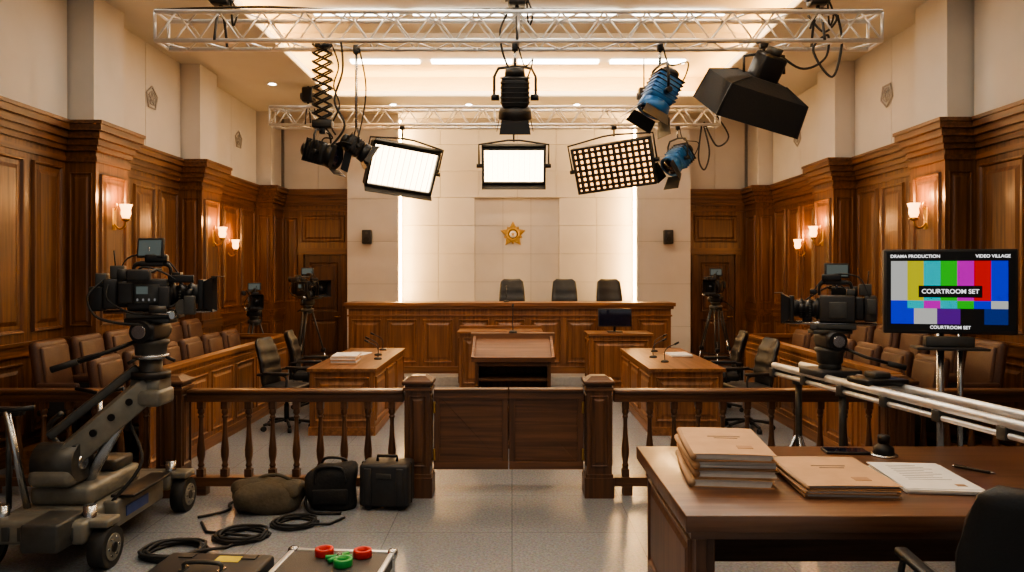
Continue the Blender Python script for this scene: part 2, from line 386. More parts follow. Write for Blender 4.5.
# lectern
b=B('lectern')
b.box(-.40,7.98,0,-.36,8.5,.95,rz); b.box(.42,7.98,0,.38,8.5,.95,rz); b.box(-.40,8.46,0,.42,8.5,1.12,rz)
b.box(-.43,7.95,0,.45,8.53,.08,rx); b.box(-.36,8.0,.72,.38,8.46,.745,rx); b.box(-.36,8.0,.40,.38,8.46,.425,rx)
b.add([(-.40,7.98,.93),(-.40,8.5,.93),(-.40,8.5,1.13),(-.36,7.98,.93),(-.36,8.5,.93),(-.36,8.5,1.13),(-.40,7.98,.95),(-.36,7.98,.95)],[(0,1,2,6),(3,4,5,7),(0,3,7,6),(6,7,5,2),(1,4,5,2),(0,1,4,3)],rz)
b.add([(.38,7.98,.93),(.38,8.5,.93),(.38,8.5,1.13),(.42,7.98,.93),(.42,8.5,.93),(.42,8.5,1.13),(.38,7.98,.95),(.42,7.98,.95)],[(0,1,2,6),(3,4,5,7),(0,3,7,6),(6,7,5,2),(1,4,5,2),(0,1,4,3)],rz)
b.M=T(0.01,7.96,.93)@R(19,'X'); b.box(-.45,0,.0,.45,.58,.03,lx); b.box(-.45,0,.03,.45,.025,.055,lx); b.box(-.45,.0,.03,-.42,.58,.06,lx); b.box(.42,.0,.03,.45,.58,.06,lx)
b.M=Matrix(); b.box(-.47,8.47,1.08,.49,8.58,1.20,lx); b.box(-.38,8.0,.88,.40,8.02,.93,rx)
b.done(bevel=.003)
def gmic(name,loc,h=.4,lean=(0,-.1)):
    b=B(name); b.lathe([(.05,0),(.05,.015),(.035,.025),(.008,.03)],blackp,seg=16)
    b.tube([(0,0,.02),(0,0,h*.6),(lean[0]*.4,lean[1]*.4,h*.85),(lean[0],lean[1],h)],.006,blackp,6,5)
    d=Vector((lean[0],lean[1],.06)).normalized()*.06; p=Vector((lean[0],lean[1],h)); b.cyl(p,p+d,.013,black); b.done(loc)
gmic('gooseneck_microphone',(.01,8.525,1.20),.30)
for x,y in ((-1.8,9.95),(-1.72,9.5),(-1.85,10.6)): gmic('gooseneck_microphone',(x,y,.78),.22,(-.12,0))
for x,y in ((1.9,9.2),(2.0,10.4),(1.85,9.7)): gmic('gooseneck_microphone',(x,y,.78),.22,(.12,0))
gmic('gooseneck_microphone',(-.1,13.1,1.37),.25,(0,.1))
def sheets(name,loc,rz_,lay,w,d,curl=0):
    b=B(name); z=0
    for i,(h,m) in enumerate(lay):
        a=random.uniform(-3,3) ; ox=random.uniform(-.012,.012); oy=random.uniform(-.012,.012)
        b.M=T(ox,oy,z)@R(a,'Z')
        if m is paper: b.box(-w/2+.01,-d/2+.01,0,w/2-.01,d/2-.01,h,m); 
        else: b.box(-w/2,-d/2,0,w/2,d/2,h,m,.0015,1)
        z+=h
    return b,z
bk,_=sheets('document_stack',0,0,[(.02,manila),(.03,paper),(.012,manila),(.03,paper),(.003,manila),(.01,paper)],.32,.42); bk.done((-2.05,9.15,.78),5)
bk,_=sheets('document_stack',0,0,[(.01,manila),(.02,paper)],.3,.4); bk.done((2.22,9.9,.78),5)
bk,_=sheets('document_stack',0,0,[(.004,paper),(.004,paper)],.3,.4); bk.done((-2.1,10.1,.78),-8)
# railings
def railing(x0,x1):
    b=B('wooden_railing'); L=x1-x0
    b.M=T(x0,6.33,0)
    b.box(0,-.055,.83,L,.055,.865,rx); b.box(0,-.07,.865,L,.07,.90,rx,.012); b.box(0,-.045,.795,L,.045,.83,rx)
    b.box(0,-.05,.08,L,.05,.155,rx); 
    for q in (.12,L-.12) if L>.5 else (L/2,): b.box(q-.04,-.045,0,q+.04,.045,.08,rx)
    n=max(1,round(L/.205)); 
    for i in range(n):
        x=(i+.5)*L/n
        b.box(x-.03,-.03,.155,x+.03,.03,.22,rz); b.box(x-.028,-.028,.73,x+.028,.028,.80,rz)
        b.lathe([(.028,.22),(.02,.235),(.03,.25),(.02,.27),(.032,.33),(.034,.38),(.022,.50),(.017,.60),(.018,.65),(.028,.665),(.018,.68),(.03,.70),(.026,.73)],rz,(x,0,0),12)
    b.done(bevel=.003)
railing(-2.76,-.925); railing(.865,3.155); railing(-4.55,-3.02); railing(3.415,4.65)
def newel(x):
    b=B('newel_post')
    b.box(-.105,-.105,0,.105,.105,.97,rz); b.box(-.125,-.125,0,.125,.125,.17,rz); b.box(-.115,-.115,.17,.115,.115,.2,rz)
    b.box(-.12,-.12,.90,.12,.12,.93,rx); b.box(-.13,-.13,.95,.13,.13,.985,rx,.01); b.add([(-.11,-.11,.985),(.11,-.11,.985),(.11,.11,.985),(-.11,.11,.985),(-.06,-.06,1.02),(.06,-.06,1.02),(.06,.06,1.02),(-.06,.06,1.02)],[(0,1,5,4),(1,2,6,5),(2,3,7,6),(3,0,4,7),(4,5,6,7)],rx)
    for a in range(4):
        b.M=R(90*a,'Z')@Matrix(((1,0,0,0),(0,-1,0,-.105),(0,0,1,0),(0,0,0,1))); b.panel(-.075,.075,.26,.86,rz,.35)
    b.M=Matrix(); b.done((x,6.33,0),bevel=.003)
for x in (-.795,.735,-2.89,3.285): newel(x)
b=B('swing_gate')
for x0,x1 in ((-.665,-.032),(-.024,.608)):
    b.box(x0,6.31,.22,x1,6.35,.89,rx)
    b.M=Matrix(((1,0,0,0),(0,-1,0,6.31),(0,0,1,0),(0,0,0,1)))
    b.box(x0,0,.82,x1,.014,.89,rx); b.box(x0,0,.22,x1,.014,.29,rx); b.box(x0,0,.29,x0+.05,.014,.82,rz); b.box(x1-.05,0,.29,x1,.014,.82,rz)
    b.M=Matrix()
    b.box(x0,6.275,.885,x1,6.385,.905,rx)
    for z in (.35,.75):
        X=x0+.004 if x0<-.1 else x1-.004; b.cyl((X,6.29,z-.05),(X,6.29,z+.05),.012,brass)
b.done(bevel=.003)
# jury boxes
for sg,name in ((-1,'l'),(1,'r')):
    X=-3.3 if sg<0 else 3.42
    b=B('jury_box_partition')
    b.box(X-.03,6.6,0,X+.03,10.8,.95,bz); b.box(X-.06,6.58,.95,X+.06,10.83,1.0,by); b.box(X-.045,6.6,.0,X+.045,10.8,.12,by); b.box(X-.045,6.6,.86,X+.045,10.8,.9,by)
    xw=XL+.06 if sg<0 else XR-.06
    xr=XL+.42 if sg<0 else XR-.42
    a,c=sorted((X+sg*.03,xr)); b.box(a,10.77,0,c,10.83,.95,bz); b.box(a,10.74,.95,c,10.83,1.0,bx)
    for q in ((X+.03,-1),(X-.03,1)):
        b.M=Matrix(((0,-q[1],0,q[0]),(1,0,0,0),(0,0,1,0),(0,0,0,1)))
        for i in range(6): b.panel(6.6+i*.7+.05,6.6+(i+1)*.7-.05,.17,.82,bz,.6)
    b.M=Matrix(); b.done(bevel=.003)
    b=B('jury_riser'); x1=X+sg*.06
    a,c=sorted((x1,xr)); b.box(a,6.75,0,c,10.7,.12,by)
    a,c=sorted((X+sg*.66,xr)); b.box(a,6.75,.12,c,10.7,.27,by); b.done()
def jchair():
    b=B('juror_chair')
    b.cyl((0,0,0),(0,0,.3),.04,blackp); b.lathe([(.17,0),(.17,.02),(.05,.04)],blackp,seg=18)
    b.box(-.22,-.25,.28,.22,.25,.34,blackp,.02); b.box(-.20,-.24,.33,.25,.24,.47,brleath,.05,4)
    MM=T(-.19,0,.42)@R(-8,'Y'); b.M=MM
    b.box(-.05,-.25,0,.05,.25,.56,brleath,.05,4); b.box(.03,-.21,.05,.075,.21,.5,brleath,.03,3); b.M=Matrix()
    for s in (-1,1):
        b.box(-.20,s*.27-.03,.52,.2,s*.27+.03,.6,brleath,.03,3); b.box(-.16,s*.27-.02,.3,.14,s*.27+.02,.53,blackp,.01)
    return b
jc=None
for sg in (-1,1):
    X=-3.3 if sg<0 else 3.42
    for row,(dx_,z) in enumerate(((.38,.12),(.92,.27))):
        for i in range(6):
            loc=(X+sg*dx_,7.15+i*.63,z); rot=0 if sg<0 else 180
            if jc is None: jc=jchair().done(loc,rot)
            else: dup(jc,loc,rot)
def ochair(name,H=.62,sw=.24):
    b=B(name)
    for i in range(5):
        a=2*pi*i/5+.3; p=(.29*math.cos(a),.29*math.sin(a))
        b.tube([(0,0,.11),(p[0]*.5,p[1]*.5,.10),(p[0],p[1],.075)],.018,blackp,8)
        b.cyl((p[0]-.02*math.sin(a),p[1]+.02*math.cos(a),.03),(p[0]+.02*math.sin(a),p[1]-.02*math.cos(a),.03),.03,rubber)
    b.cyl((0,0,.08),(0,0,.3),.03,black); b.cyl((0,0,.3),(0,0,.43),.018,steel); b.box(-.12,-.1,.4,.12,.1,.44,blackp,.01)
    b.box(-.24,-sw,.43,.26,sw,.54,leath,.045,4)
    b.box(-.30,-.04,.42,-.1,.04,.45,blackp,.01); b.box(-.31,-.04,.42,-.28,.04,.7,blackp,.01)
    b.M=T(-.25,0,.52)@R(-9,'Y')
    vs=[];fs=[];nu,nv=12,16
    for side in (0,1):
        for j in range(nv+1):
            t=j/nv; 
            wv=sw*(.9+.1*math.sin(pi*min(1,t*1.15)))*(1 if t<.9 else math.sqrt(max(.45,1-((t-.9)/.1)**2*.55)))
            for i in range(nu+1):
                u=-1+2*i/nu
                th=.045*math.sqrt(max(0.02,1-abs(u)**4))*math.sqrt(max(.05,1-abs(2*t-1)**6))
                x=.05*u*u+.03*math.sin(pi*t*1.2)
                if side==0 : x+=th+ .008*math.cos(t*pi*8)
                else: x-=th
                vs.append((x,u*wv,t*H))
    k=(nu+1)*(nv+1)
    for s_ in (0,1):
        for j in range(nv):
            for i in range(nu):
                q=s_*k+j*(nu+1)+i; fs.append((q,q+1,q+nu+2,q+nu+1))
    for j in range(nv):
        for i in (0,nu): q=j*(nu+1)+i; fs.append((q,q+nu+1,q+nu+1+k,q+k))
    for i in range(nu):
        for j in (0,nv): q=j*(nu+1)+i; fs.append((q,q+1,q+1+k,q+k))
    b.add(vs,fs,leath,True); b.M=Matrix()
    for s in (-1,1):
        y=s*(sw+.05)
        b.tube([(.12,s*sw*.8,.45),(.13,y,.47),(.14,y,.66),(-.05,y,.69),(-.22,y,.68),(-.24,s*sw*.9,.66)],.014,blackp,8,4)
        b.box(-.16,y-.03,.68,.17,y+.03,.715,leath,.015,3)
    return b
oc=ochair('office_chair',.58,.22).done((-2.74,9.0,0),-12)
dup(oc,(-2.75,10.2,0),5); dup(oc,(2.85,8.95,0),190); dup(oc,(2.85,10.15,0),175)
hc=ochair('judge_chair',.80,.25).done((.0,13.98,.45),-90); dup(hc,(1.0,13.98,.45),-92); dup(hc,(1.88,13.98,.45),-88)
ochair('desk_chair',.60,.27).done((1.98,3.00,0),84)
# ------------------------------------------------------------ foreground desk
b=B('director_desk')
b.box(.80,3.40,.70,3.5,4.76,.78,dx,.006); b.box(.86,3.46,0,.91,4.70,.70,dz); b.box(3.39,3.46,0,3.44,4.70,.70,dz)
b.box(.91,4.60,.1,3.39,4.64,.70,dx); b.box(.83,3.43,.66,3.47,3.47,.70,dx); b.box(.91,3.5,.0,.96,4.6,.66,dz)
b.M=Matrix(((0,-1,0,.86),(1,0,0,0),(0,0,1,0),(0,0,0,1))); b.panel(3.55,4.6,.1,.62,dz,.6); b.M=Matrix()
b.done(bevel=.003)
def fstack(loc,rot,n,w,d,tmin,tmax):
    b=B('case_file_stack'); z=0
    for i in range(n):
        h=random.uniform(tmin,tmax)
        M0=T(random.uniform(-.015,.015),random.uniform(-.02,.02),z)@R(random.uniform(-3.5,3.5),'Z'); b.M=M0
        b.box(-w/2,-d/2,0,w/2,d/2,.004,manila2); 
        k=max(2,int(h/.01)); hh=(h-.010)/k
        for q in range(k):
            b.M=M0@T(random.uniform(-.008,.004),random.uniform(-.008,.008),.004+q*hh)@R(random.uniform(-1,1),'Z'); b.box(-w/2+.012,-d/2+.015,0,w/2-.012,d/2-.015,hh,paper)
        b.M=M0
        pr=[]
        N_=8
        for q in range(N_+1):
            x=-w/2+w*q/N_; pr.append((x,h-.005+.003*math.sin(pi*q/N_)))
        vs=[(x,-d/2,zz) for x,zz in pr]+[(x,d/2,zz) for x,zz in pr]+[(x,-d/2,zz+.003) for x,zz in pr]+[(x,d/2,zz+.003) for x,zz in pr]
        m_=N_+1; fs=[]
        for q in range(N_): fs+=[(q,q+1,m_+q+1,m_+q),(2*m_+q,2*m_+q+1,3*m_+q+1,3*m_+q),(q,q+1,2*m_+q+1,2*m_+q),(m_+q,m_+q+1,3*m_+q+1,3*m_+q)]
        fs+=[(0,m_,3*m_,2*m_),(N_,m_+N_,3*m_+N_,2*m_+N_)]
        b.add(vs,fs,manila)
        b.tube([(-w/2,-d/2,h/2),(-w/2-.006,0,h/2),(-w/2,d/2,h/2)],h/2-.001,manila2 if i%2 else manila,10)
        z+=h+.004
    b.M=M0@T(0,0,h+.0015); b.box(-.08,.08,-.001,.1,.085,.0015,ink); b.box(-.05,.04,-.001,.08,.044,.0015,ink); b.box(.04,-.2,-.001,.12,-.14,.0012,manila2)
    b.done(loc,rot)
fstack((1.19,4.16,.78),-4,4,.42,.66,.038,.046)
fstack((1.70,3.93,.78),-3,3,.46,.58,.016,.022)
b,_=sheets('script_pages',0,0,[(.006,paper),(.006,paper),(.005,paper),(.006,paper),(.003,paper)],.40,.54); 
b.M=T(0,0,.0262)
for i in range(9): b.box(-.12,.2-i*.035,0,.04+.03*(i%3),.205-i*.035,.0006,ink)
b.box(.07,-.2,0,.12,-.16,.0006,manila2)
b.done((2.22,3.98,.78),-4)
b=B('smartphone'); b.box(-.13,-.065,0,.13,.065,.016,black,.008,3); b.box(-.12,-.056,.0165,.12,.056,.017,glass); b.done((2.07,4.60,.78),-6)
b=B('ink_bottle'); b.lathe([(.055,0),(.06,.01),(.058,.05),(.03,.07),(.028,.08),(.036,.08),(.036,.12),(.03,.125)],black,seg=20); b.lathe([(.08,0),(.08,.008)],steel,seg=20); b.done((2.27,4.52,.78))
b=B('ballpoint_pen'); b.cyl((-.1,0,.009),(.08,0,.009),.008,black); b.cyl((.08,0,.009),(.105,0,.009),.008,steel,.001); b.cyl((-.1,0,.009),(-.115,0,.009),.005,steel); b.box(-.1,-.002,.017,-.04,.002,.02,steel); b.done((2.60,4.16,.78),-50)
# ------------------------------------------------------------ trusses
ZT1=4.20
def truss(x0,x1,y,z,s=.29):
    b=B('lighting_truss'); L=x1-x0
    for dy in (0,s):
        for dz_ in (0,s): b.cyl((x0,y+dy,z+dz_),(x1,y+dy,z+dz_),.024,alu,seg=10)
    n=round(L/.42); w=L/n
    for i in range(n):
        a=x0+i*w; c=a+w; m_=(a+c)/2
        for f in ((lambda q,h:(q,y,z+h*s)),(lambda q,h:(q,y+s,z+h*s)),(lambda q,h:(q,y+h*s,z)),(lambda q,h:(q,y+h*s,z+s))):
            b.cyl(f(a,0),f(m_,1),.0095,alu,seg=6); b.cyl(f(m_,1),f(c,0),.0095,alu,seg=6)
    for x in (x0,x1,(x0+x1)/2):
        for p,q in (((x,y,z),(x,y+s,z)),((x,y,z+s),(x,y+s,z+s)),((x,y,z),(x,y,z+s)),((x,y+s,z),(x,y+s,z+s))): b.cyl(p,q,.016,alu,seg=8)
    return b.done()
truss(-3.55,3.68,7.36,ZT1); truss(-4.0,3.43,12.2,4.33)
def hoist(x,y,z,zt):
    b=B('chain_hoist')
    b.box(-.09,-.08,.10,.09,.08,.34,black,.02); b.cyl((-.12,0,.2),(.12,0,.2),.06,blackp); b.cyl((0,0,.0),(0,0,.12),.02,steel)
    b.tube([(0,-.17,-.3),(0,-.1,-.05),(0,0,.03),(0,.1,-.05),(0,.17,-.3)],.014,blackp,6,4)
    b.cyl((0,0,.34),(0,0,zt-z),.012,dgrey,seg=6)
    b.tube([(.09,0,.2),(.16,0,.02),(.12,0,-.1),(.1,0,.15)],.01,rubber,6,5)
    b.done((x,y,z))
for x in (-2.95,.05,3.1): hoist(x,7.505,ZT1+.30,5.45)
for x in (-3.4,2.2): hoist(x,12.345,4.63,5.45 if abs(x)<3.2 else 5.0)
# ------------------------------------------------------------ lamps
def fresnel(name,loc,drop,d,hous,k=1.0,lens=glass,door=.2,ang=-28):
    b=B(name)
    b.box(-.03,-.03,-.06,.03,.03,.03,black,.008); b.cyl((0,0,-.03),(0,0,-drop+.30*k),.014,steel)
    piv=Vector((0,0,-drop)); D=Vector(d).normalized(); s=Vector((D.y,-D.x,0)); 
    s=s.normalized() if s.length>.05 else Vector((1,0,0))
    up=Vector((0,0,1)); w=.2*k
    b.tube([piv-s*w,piv-s*w+up*.2*k,piv-s*w*.8+up*.28*k,piv+up*.30*k,piv+s*w*.8+up*.28*k,piv+s*w+up*.2*k,piv+s*w],.014*k,black,8)
    b.cyl(piv-s*(w+.03),piv-s*(w-.05),.03*k,black); b.cyl(piv+s*(w+.03),piv+s*(w-.05),.03*k,black)
    b.M=T(*piv)@aim(D)@Matrix.Scale(k,4)
    MM=b.M.copy()
    b.box(-.2,-.135,-.14,.1,.135,.14,hous,.05,3)
    for i in range(6): b.box(-.19+i*.045,-.142,-.147,-.178+i*.045,.142,.147,black if i<3 else hous,.01)
    b.M=MM@R(90,'Y'); b.lathe([(.12,.08),(.155,.1),(.165,.2),(.15,.21),(.14,.2),(.0,.195)],hous,seg=20); b.lathe([(.13,.2),(.1,.215),(0,.225)],lens,seg=20)
    b.lathe([(.10,-.2),(.09,-.27),(.05,-.28)],black,seg=16); b.M=MM
    for i in range(4):
        b.M=MM@R(90*i,'X')@T(.21,0,.15)@R(ang,'Y')
        L=door*(1 if i%2==0 else .8)
        b.add([(0,-.13,0),(0,.13,0),(L,.15,0),(L,-.15,0),(0,-.13,.006),(0,.13,.006),(L,.15,.006),(L,-.15,.006)],[(0,1,2,3),(4,5,6,7),(0,1,5,4),(1,2,6,5),(2,3,7,6),(3,0,4,7)],black)
    b.M=MM; b.box(-.25,-.05,-.05,-.2,.05,.05,blackp,.01)
    b.M=Matrix(); c=piv-D*.26*k; b.tube([c,c+Vector((.1,0,-.12)),c+Vector((.18,0,.1)),Vector((.1,0,-drop*.4)),Vector((.03,0,0))],.008,rubber,6,6)
    return b.done(loc)
YT=7.505
fresnel('spotlight',(.03,YT,ZT1),.53,(.0,.28,-.95),black,1.05,door=.13,ang=-12)
fresnel('spotlight',(1.50,YT,ZT1),.50,(-.42,-.1,-.85),blue,1.0,door=.17)
fresnel('spotlight',(2.76,12.34,4.33),.55,(-.5,-.3,-.5),blue,1.15)
b=B('pantograph_spotlight'); n=9; zt,zb=0,-.78; h=(zt-zb)/n
b.box(-.07,-.04,-.03,.07,.04,.04,black,.008)
for y in (-.03,.03):
    for i in range(n):
        z1=zt-i*h; z0=z1-h; b.cyl((-.09,y,z1),(.09,y,z0),.009,black,seg=6); b.cyl((.09,y,z1),(-.09,y,z0),.009,black,seg=6)
for i in range(n+1): 
    for x in (-.09,.09): b.cyl((x,-.04,zt-i*h),(x,.04,zt-i*h),.012,dgrey,seg=8)
b.tube([(.09,.05,0),(.15,.05,-.2),(.1,.05,-.4),(.16,.05,-.6),(.08,.05,-.8),(.12,.05,-.9)],.009,rubber,6,5)
b.box(-.1,-.05,-.84,.1,.05,-.76,black,.01); b.done((-1.92,YT,ZT1))
fresnel('spotlight',(-1.92,YT,3.36),.26,(.85,-.25,-.25),black,.8,door=.12)
fresnel('spotlight',(-1.60,YT+.1,ZT1),1.02,(.75,.3,-.5),black,.62,door=.12)
def panel_lamp(name,loc,drop,d,w,h,grid=False,roll=0):
    b=B(name); b.box(-.04,-.04,-.06,.04,.04,.03,black,.01); b.cyl((0,0,-.03),(0,0,-drop+h/2+.1),.016,black)
    b.M=T(0,0,-drop)@aim(d,roll); MM=b.M.copy()
    b.tube([(0,-w/2-.05,0),(0,-w/2-.05,h/2+.05),(0,-.1,h/2+.12),(0,.1,h/2+.12),(0,w/2+.05,h/2+.05),(0,w/2+.05,0)],.016,black,8)
    for s in (-1,1): b.cyl((0,s*(w/2-.02),0),(0,s*(w/2+.09),0),.035,black)
    b.box(-.1,-w/2,-h/2,.0,w/2,h/2,black,.02); b.box(-.16,-w/4,-h/4,-.1,w/4,h/4,dgrey,.02)
    t=.04
    b.box(0,-w/2+.02,-h/2+.02,.006,w/2-.02,h/2-.02,lampgrid if grid else lampw)
    for a in ((-w/2,-h/2,w/2,-h/2+t),(-w/2,h/2-t,w/2,h/2),(-w/2,-h/2,-w/2+t,h/2),(w/2-t,-h/2,w/2,h/2)): b.box(0,a[0],a[1],.08,a[2],a[3],black,.006)
    if grid:
        nx,nz=13,8
        for i in range(1,nx): y=-w/2+i*w/nx; b.box(.006,y-.019,-h/2+.02,.09,y+.019,h/2-.02,gridbar)
        for j in range(1,nz): z=-h/2+j*h/nz; b.box(.006,-w/2+.02,z-.017,.09,w/2-.02,z+.017,gridbar)
    else:
        for s in (-1,1):
            b.M=MM@T(.05,0,s*h/2)@R(-s*38,'Y'); b.box(0,-w/2,-.004,.12,w/2,.004,black)
        b.M=MM
        for i in range(1,12): y=-w/2+i*w/12; b.box(.006,y-.002,-h/2+.03,.03,y+.002,h/2-.03,paper)
    return b.done(loc)
panel_lamp('led_panel_light',(-1.83,12.34,4.33),.70,(.50,-1,-.45),1.18,.74,roll=-6)
panel_lamp('led_panel_light',(.03,12.34,4.33),.66,(0,-1,-.25),1.06,.60)
panel_lamp('led_panel_light',(1.70,12.34,4.33),.66,(-.35,-1,-.35),1.34,.78,True,roll=6)
b=B('softbox'); b.box(-.04,-.04,-.06,.04,.04,.03,black,.01); b.cyl((0,0,0),(0,0,-.12),.016,black)
b.tube([(-.2,0,-.32),(-.2,0,-.14),(0,0,-.11),(.2,0,-.14),(.2,0,-.32)],.015,black,8)
b.M=T(0,0,-.32)@aim((-.30,.42,-.85),24)
b.box(-.2,-.13,-.12,.1,.13,.12,black,.03); b.cyl((-.2,0,0),(-.27,0,0),.08,dgrey)
def rct(x,w,h): return [(x,-w,-h),(x,w,-h),(x,w,h),(x,-w,h)]
vs=rct(.04,.2,.16)+rct(.14,.43,.30)+rct(.46,.46,.33)
b.add(vs,[(k*4+i,k*4+(i+1)%4,k*4+4+(i+1)%4,k*4+4+i) for k in range(2) for i in range(4)]+[(0,1,2,3)],blackf)
b.add(rct(.42,.45,.32),[(0,1,2,3)],paper)
for sy in (-1,1):
    for sz in (-1,1): b.tube([(.04,sy*.2,sz*.16),(.14,sy*.43,sz*.30),(.46,sy*.46,sz*.33)],.009,black,6)
b.box(.26,-.12,.325,.34,.12,.33,dgrey)
b.done((2.52,YT-.1,ZT1))
b=B('power_cable')
b.tube([(2.6,7.5,4.2),(2.9,7.45,3.95),(3.15,7.45,4.05),(3.2,7.5,4.3),(3.05,7.5,4.15),(3.2,7.4,3.85),(3.32,7.45,4.2),(3.3,7.5,4.5)],.012,rubber,6,8)
b.tube([(3.0,7.5,4.5),(3.12,7.4,4.3),(3.25,7.4,4.45),(3.1,7.45,4.55),(3.0,7.45,4.35)],.012,rubber,6,8); b.done()
b=B('power_cable')
b.tube([(3.2,12.34,4.33),(3.28,12.3,3.9),(3.2,12.3,3.6),(3.1,12.3,3.8),(3.15,12.3,4.33)],.014,rubber,6,8)
b.tube([(3.2,12.34,4.4),(3.4,12.3,4.0),(3.6,12.3,4.15),(3.42,12.34,4.5)],.014,rubber,6,8); b.done()
b=B('power_cable')
b.tube([(-1.7,7.36,4.2),(-1.68,7.34,3.9),(-1.76,7.34,3.6),(-1.66,7.34,3.35),(-1.8,7.36,3.15)],.012,rubber,6,8)
b.tube([(-3.55,7.4,4.52),(-2.5,7.4,4.55),(-1.5,7.42,4.52),(0,7.4,4.53),(1.5,7.42,4.52),(2.9,7.4,4.53)],.013,rubber,6,8)
b.tube([(-.05,7.45,4.5),(-.12,7.4,4.3),(-.08,7.4,4.05),(0,7.42,3.9)],.011,rubber,6,8); b.done()
# ------------------------------------------------------------ cinema cameras
def cam_parts(b,big=True):
    M0=b.M.copy()
    b.box(-.18,-.06,0,.16,.06,.03,dgrey,.005)
    for y in (-.04,.04): b.cyl((-.34,y,.035),(.42,y,.035),.008,steel,seg=8)
    b.box(-.17,-.08,.045,.12,.08,.21,blackp,.012); b.box(-.12,-.088,.08,.06,-.078,.18,dgrey,.004); b.box(-.1,.078,.07,.04,.09,.17,dgrey,.004)
    for i in range(4): b.cyl((-.09+i*.04,-.088,.1),(-.09+i*.04,-.094,.1),.008,steel,seg=8)
    b.box(-.1,-.091,.13,-.02,-.087,.17,scr)
    b.box(-.24,-.07,.06,-.17,.07,.20,black,.01); b.box(-.34,-.06,.05,-.24,.06,.21,blackp,.012)
    b.box(-.33,.06,.1,-.26,.09,.19,dgrey,.005)
    b.M=M0@T(.12,0,.125)@R(90,'Y')
    b.lathe([(.07,0),(.065,.03),(.052,.035),(.052,.06),(.058,.065),(.058,.09),(.05,.095),(.05,.13),(.06,.135),(.06,.165),(.052,.17),(.055,.22),(.062,.24),(.062,.26)],black,seg=24)
    for z in (.075,.15): 
        for k in range(24):
            a=2*pi*k/24; b.cyl((.06*math.cos(a),.06*math.sin(a),z-.01),(.06*math.cos(a),.06*math.sin(a),z+.01),.004,dgrey,seg=4)
    b.lathe([(.05,.255),(0,.262)],glass,seg=24); b.M=M0
    i_=[(.36,-.065,.06),(.36,.065,.06),(.36,.065,.19),(.36,-.065,.19)]; o_=[(.44,-.1,.03),(.44,.1,.03),(.44,.1,.22),(.44,-.1,.22)]
    b.add(i_+o_,[(i,(i+1)%4,4+(i+1)%4,4+i) for i in range(4)],blackp); b.box(.33,-.085,.045,.37,.085,.205,black,.005)
    b.box(.43,-.1,.22,.50,.1,.224,black); 
    b.cyl((.22,-.06,.06),(.22,-.12,.06),.04,dgrey,seg=16); b.box(.18,-.08,.03,.26,-.03,.09,black,.005); b.cyl((.24,-.07,.13),(.29,-.07,.13),.025,black)
    b.cyl((.24,.07,.13),(.29,.07,.13),.025,black); b.box(.14,-.11,.0,.20,.11,.03,dgrey,.004); b.cyl((.17,-.11,.02),(.17,-.18,.02),.02,steel)
    b.tube([(-.14,0,.21),(-.14,0,.27),(-.1,0,.29),(.08,0,.29),(.12,0,.26),(.12,0,.21)],.013,black,8,4); b.box(-.1,-.018,.275,.07,.018,.305,blackp,.01)
    b.box(-.17,-.035,.21,-.1,.035,.25,dgrey,.005); b.box(.14,-.05,.215,.2,.05,.245,black,.005)
    b.tube([(.05,0,.26),(.05,-.1,.26),(.0,-.16,.24)],.009,dgrey,6); b.box(-.14,-.19,.20,.02,-.13,.26,blackp,.01); b.cyl((-.14,-.16,.23),(-.2,-.16,.23),.03,rubber,.035)
    b.tube([(-.3,-.06,.18),(-.28,-.13,.1),(-.1,-.13,.03),(.1,-.12,.05),(.24,-.09,.1)],.006,rubber,6,5)
    b.tube([(-.28,.06,.2),(-.2,.05,.32),(-.02,.03,.34),(.1,.03,.30),(.2,.04,.2)],.005,rubber,6,5)
    b.tube([(-.15,-.07,.2),(-.05,-.12,.27),(.1,-.1,.24),(.26,-.07,.16)],.005,rubber,6,5)
    b.box(-.3,-.03,.21,-.2,.03,.28,dgrey,.006); b.cyl((-.27,0,.28),(-.28,0,.36),.005,black,seg=6)
    b.M=M0
def head(b,z,s=1.0,lod=1):
    M0=b.M.copy(); b.M=M0@T(0,0,z)@Matrix.Scale(s,4)
    b.lathe([(.05,-.14),(.075,-.12),(.08,-.06),(.09,-.05),(.09,-.03)],dgrey,seg=20)
    b.box(-.06,-.10,-.03,.06,.10,.06,blackp,.02,3); b.cyl((0,-.12,.02),(0,.12,.02),.055,black,seg=18); b.box(-.12,-.05,.06,.12,.05,.085,dgrey,.006)
    b.cyl((0,-.12,.02),(0,-.135,.02),.035,steel,seg=16)
    b.M=M0
b=B('cinema_camera_on_dolly')
gx0,gx1,gy0,gy1=-3.38,-2.62,4.77,5.9
b.box(-3.28,4.82,.15,-2.74,5.84,.34,grey,.03); b.box(-3.22,4.92,.34,-2.80,5.6,.47,grey,.04,3); b.box(-3.20,4.86,.47,-2.9,5.2,.60,grey,.05,3)
b.box(-3.12,5.3,.47,-2.84,5.56,.55,dgrey,.02)
b.box(-3.34,4.64,.18,-2.68,4.86,.33,grey,.03); b.box(-3.34,5.80,.18,-2.68,5.98,.32,grey,.03)
